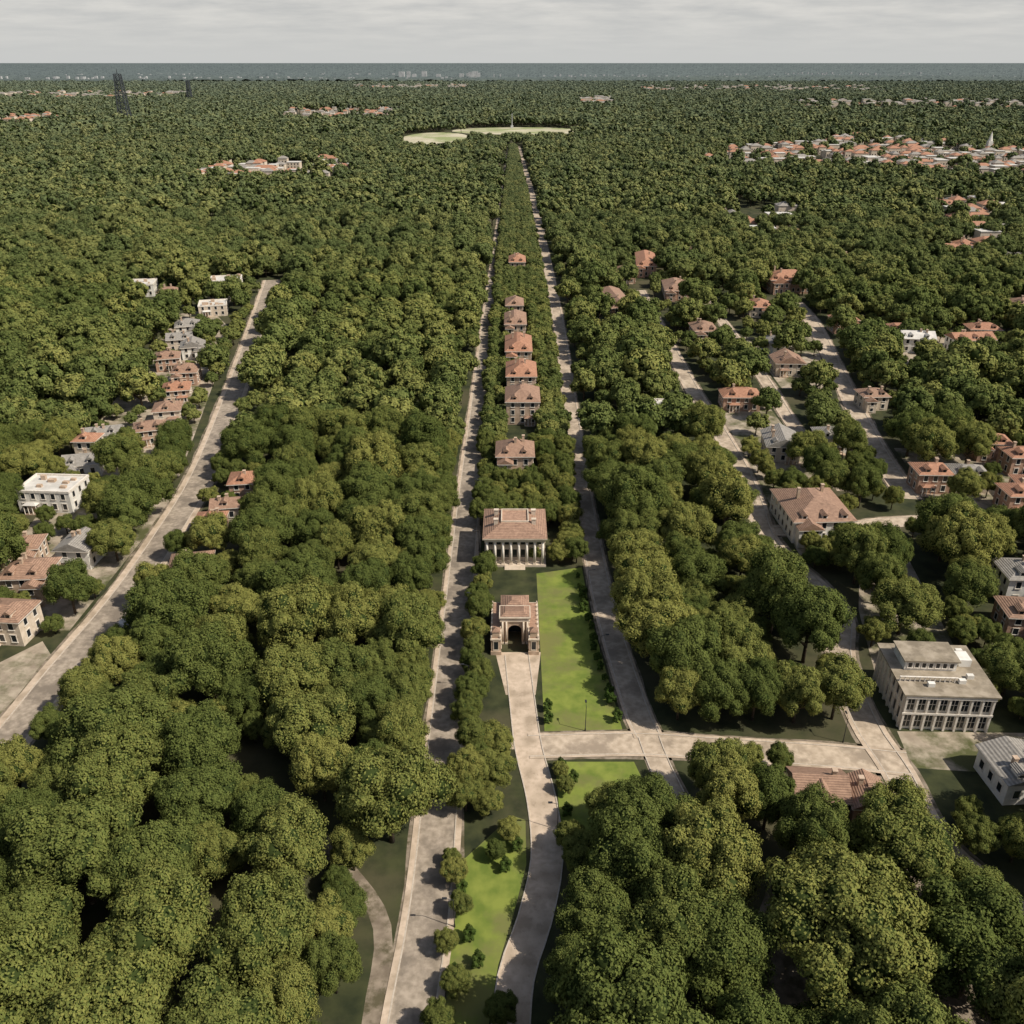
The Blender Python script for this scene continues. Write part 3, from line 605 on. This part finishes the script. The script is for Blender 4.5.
# far canopy sheet (small crowns as facets)
rows=[5550.0]
while rows[-1]<45000: rows.append(rows[-1]*1.0055)
nx=520; r_=np.random.RandomState(9)
rows=np.array(rows); ny=len(rows); t=np.linspace(-.75,.75,nx)
X=rows[:,None]*t[None,:]; Y=np.repeat(rows[:,None],nx,1)+r_.uniform(-.3,.3,(ny,nx))*rows[:,None]*.0055
big=np.sin(X*.0016+Y*.0007)+np.sin(Y*.0011-X*.0005+2)+np.sin(X*.0007-Y*.0019); Z=4+r_.uniform(0,1,(ny,nx))*(9+rows[:,None]*.0012)+3.0*big
V=np.stack([X,Y,Z],2).reshape(-1,3); ii=np.arange(ny*nx).reshape(ny,nx)
F=np.stack([ii[:-1,:-1],ii[:-1,1:],ii[1:,1:],ii[1:,:-1]],2).reshape(-1,4)
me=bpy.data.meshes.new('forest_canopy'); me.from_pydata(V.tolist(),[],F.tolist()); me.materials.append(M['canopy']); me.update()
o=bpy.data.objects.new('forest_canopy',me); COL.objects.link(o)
# skyline
e=empty('distant_skyline',0,0); B=MB(); rr=random.Random(4)
for i in range(10):
    x=-555+rr.uniform(-330,330); y=7600+rr.uniform(-300,300); w=rr.uniform(10,22); B.box(x-w,y-w,0,x+w,y+w,rr.uniform(28,50))
for c in ((-.15,6200),(.25,6500),(-.3,6500),(.05,7600),(-.5,6500),(.3,8000),(-.2,8500),(.12,7000),(.45,7000),(-.4,8000),(.36,9000)):
    for i in range(20):
        y=c[1]*rr.uniform(.97,1.03); x=c[0]*c[1]+rr.uniform(-.09,.09)*c[1]; w=rr.uniform(4,9); B.box(x-w,y-8,0,x+w,y+8,rr.uniform(19,28))
B.obj('towers',M['farwall'],e)

# ------------------------------------------------------------ sky, sun, camera
w=bpy.data.worlds.new("World"); sc.world=w; w.use_nodes=True; N=w.node_tree.nodes; L=w.node_tree.links; bg=N['Background']
SE,SA=48,112
sk=N.new('ShaderNodeTexSky'); sk.sky_type='NISHITA'; sk.sun_disc=False; sk.sun_elevation=R(SE); sk.sun_rotation=R(SA); sk.altitude=100; sk.dust_density=2
tc=N.new('ShaderNodeTexCoord'); sp=N.new('ShaderNodeSeparateXYZ'); L.new(tc.outputs['Generated'],sp.inputs[0])
def math_(op,a,b=None,c=None):
    n=N.new('ShaderNodeMath'); n.operation=op
    for i,q in enumerate((a,b,c)):
        if q is None: continue
        if isinstance(q,(int,float)): n.inputs[i].default_value=q
        else: L.new(q,n.inputs[i])
    return n.outputs[0]
zc=math_('ADD',math_('MAXIMUM',sp.outputs['Z'],0),.10)
u=math_('DIVIDE',sp.outputs['X'],zc); v=math_('DIVIDE',sp.outputs['Y'],zc)
cb=N.new('ShaderNodeCombineXYZ'); L.new(math_('MULTIPLY',u,.9),cb.inputs[0]); L.new(v,cb.inputs[1])
nz=N.new('ShaderNodeTexNoise'); nz.inputs['Scale'].default_value=1.9; nz.inputs['Detail'].default_value=6; nz.inputs['Roughness'].default_value=.6; L.new(cb.outputs[0],nz.inputs['Vector'])
cr=N.new('ShaderNodeValToRGB'); cr.color_ramp.elements[0].position=.36; cr.color_ramp.elements[1].position=.66; cr.color_ramp.elements[0].color=(6.2,6.2,6.1,1); cr.color_ramp.elements[1].color=(8.1,7.9,7.5,1); L.new(nz.outputs['Fac'],cr.inputs['Fac'])
hz=N.new('ShaderNodeMapRange'); hz.inputs['From Min'].default_value=.004; hz.inputs['From Max'].default_value=.05; L.new(sp.outputs['Z'],hz.inputs['Value'])
m0=N.new('ShaderNodeMixRGB'); m0.inputs['Color1'].default_value=(6.8,6.85,6.7,1); L.new(hz.outputs[0],m0.inputs['Fac']); L.new(cr.outputs[0],m0.inputs['Color2'])
mr=N.new('ShaderNodeMapRange'); mr.inputs['From Min'].default_value=.08; mr.inputs['From Max'].default_value=.4; mr.inputs['To Min'].default_value=.93; mr.inputs['To Max'].default_value=.1; L.new(sp.outputs['Z'],mr.inputs['Value'])
mx=N.new('ShaderNodeMixRGB'); L.new(mr.outputs[0],mx.inputs['Fac']); L.new(sk.outputs[0],mx.inputs['Color1']); L.new(m0.outputs[0],mx.inputs['Color2']); L.new(mx.outputs[0],bg.inputs['Color']); bg.inputs['Strength'].default_value=.09
sd=bpy.data.lights.new('sun','SUN'); sd.energy=5.0; sd.angle=R(.5); sd.color=(1,.93,.81); so=bpy.data.objects.new('sun',sd); COL.objects.link(so)
d=Vector((math.sin(R(SA))*math.cos(R(SE)),math.cos(R(SA))*math.cos(R(SE)),math.sin(R(SE)))); so.rotation_euler=d.to_track_quat('Z','Y').to_euler(); so.location=(0,0,300)
cam=bpy.data.cameras.new('camera'); co=bpy.data.objects.new('camera',cam); COL.objects.link(co); sc.camera=co
cam.angle=R(60); cam.clip_end=300000; cam.clip_start=1; co.location=(0,0,110); co.rotation_euler=(R(90-26.9),0,0)
sc.view_settings.view_transform='Standard'; sc.view_settings.look='None'; sc.view_settings.exposure=0
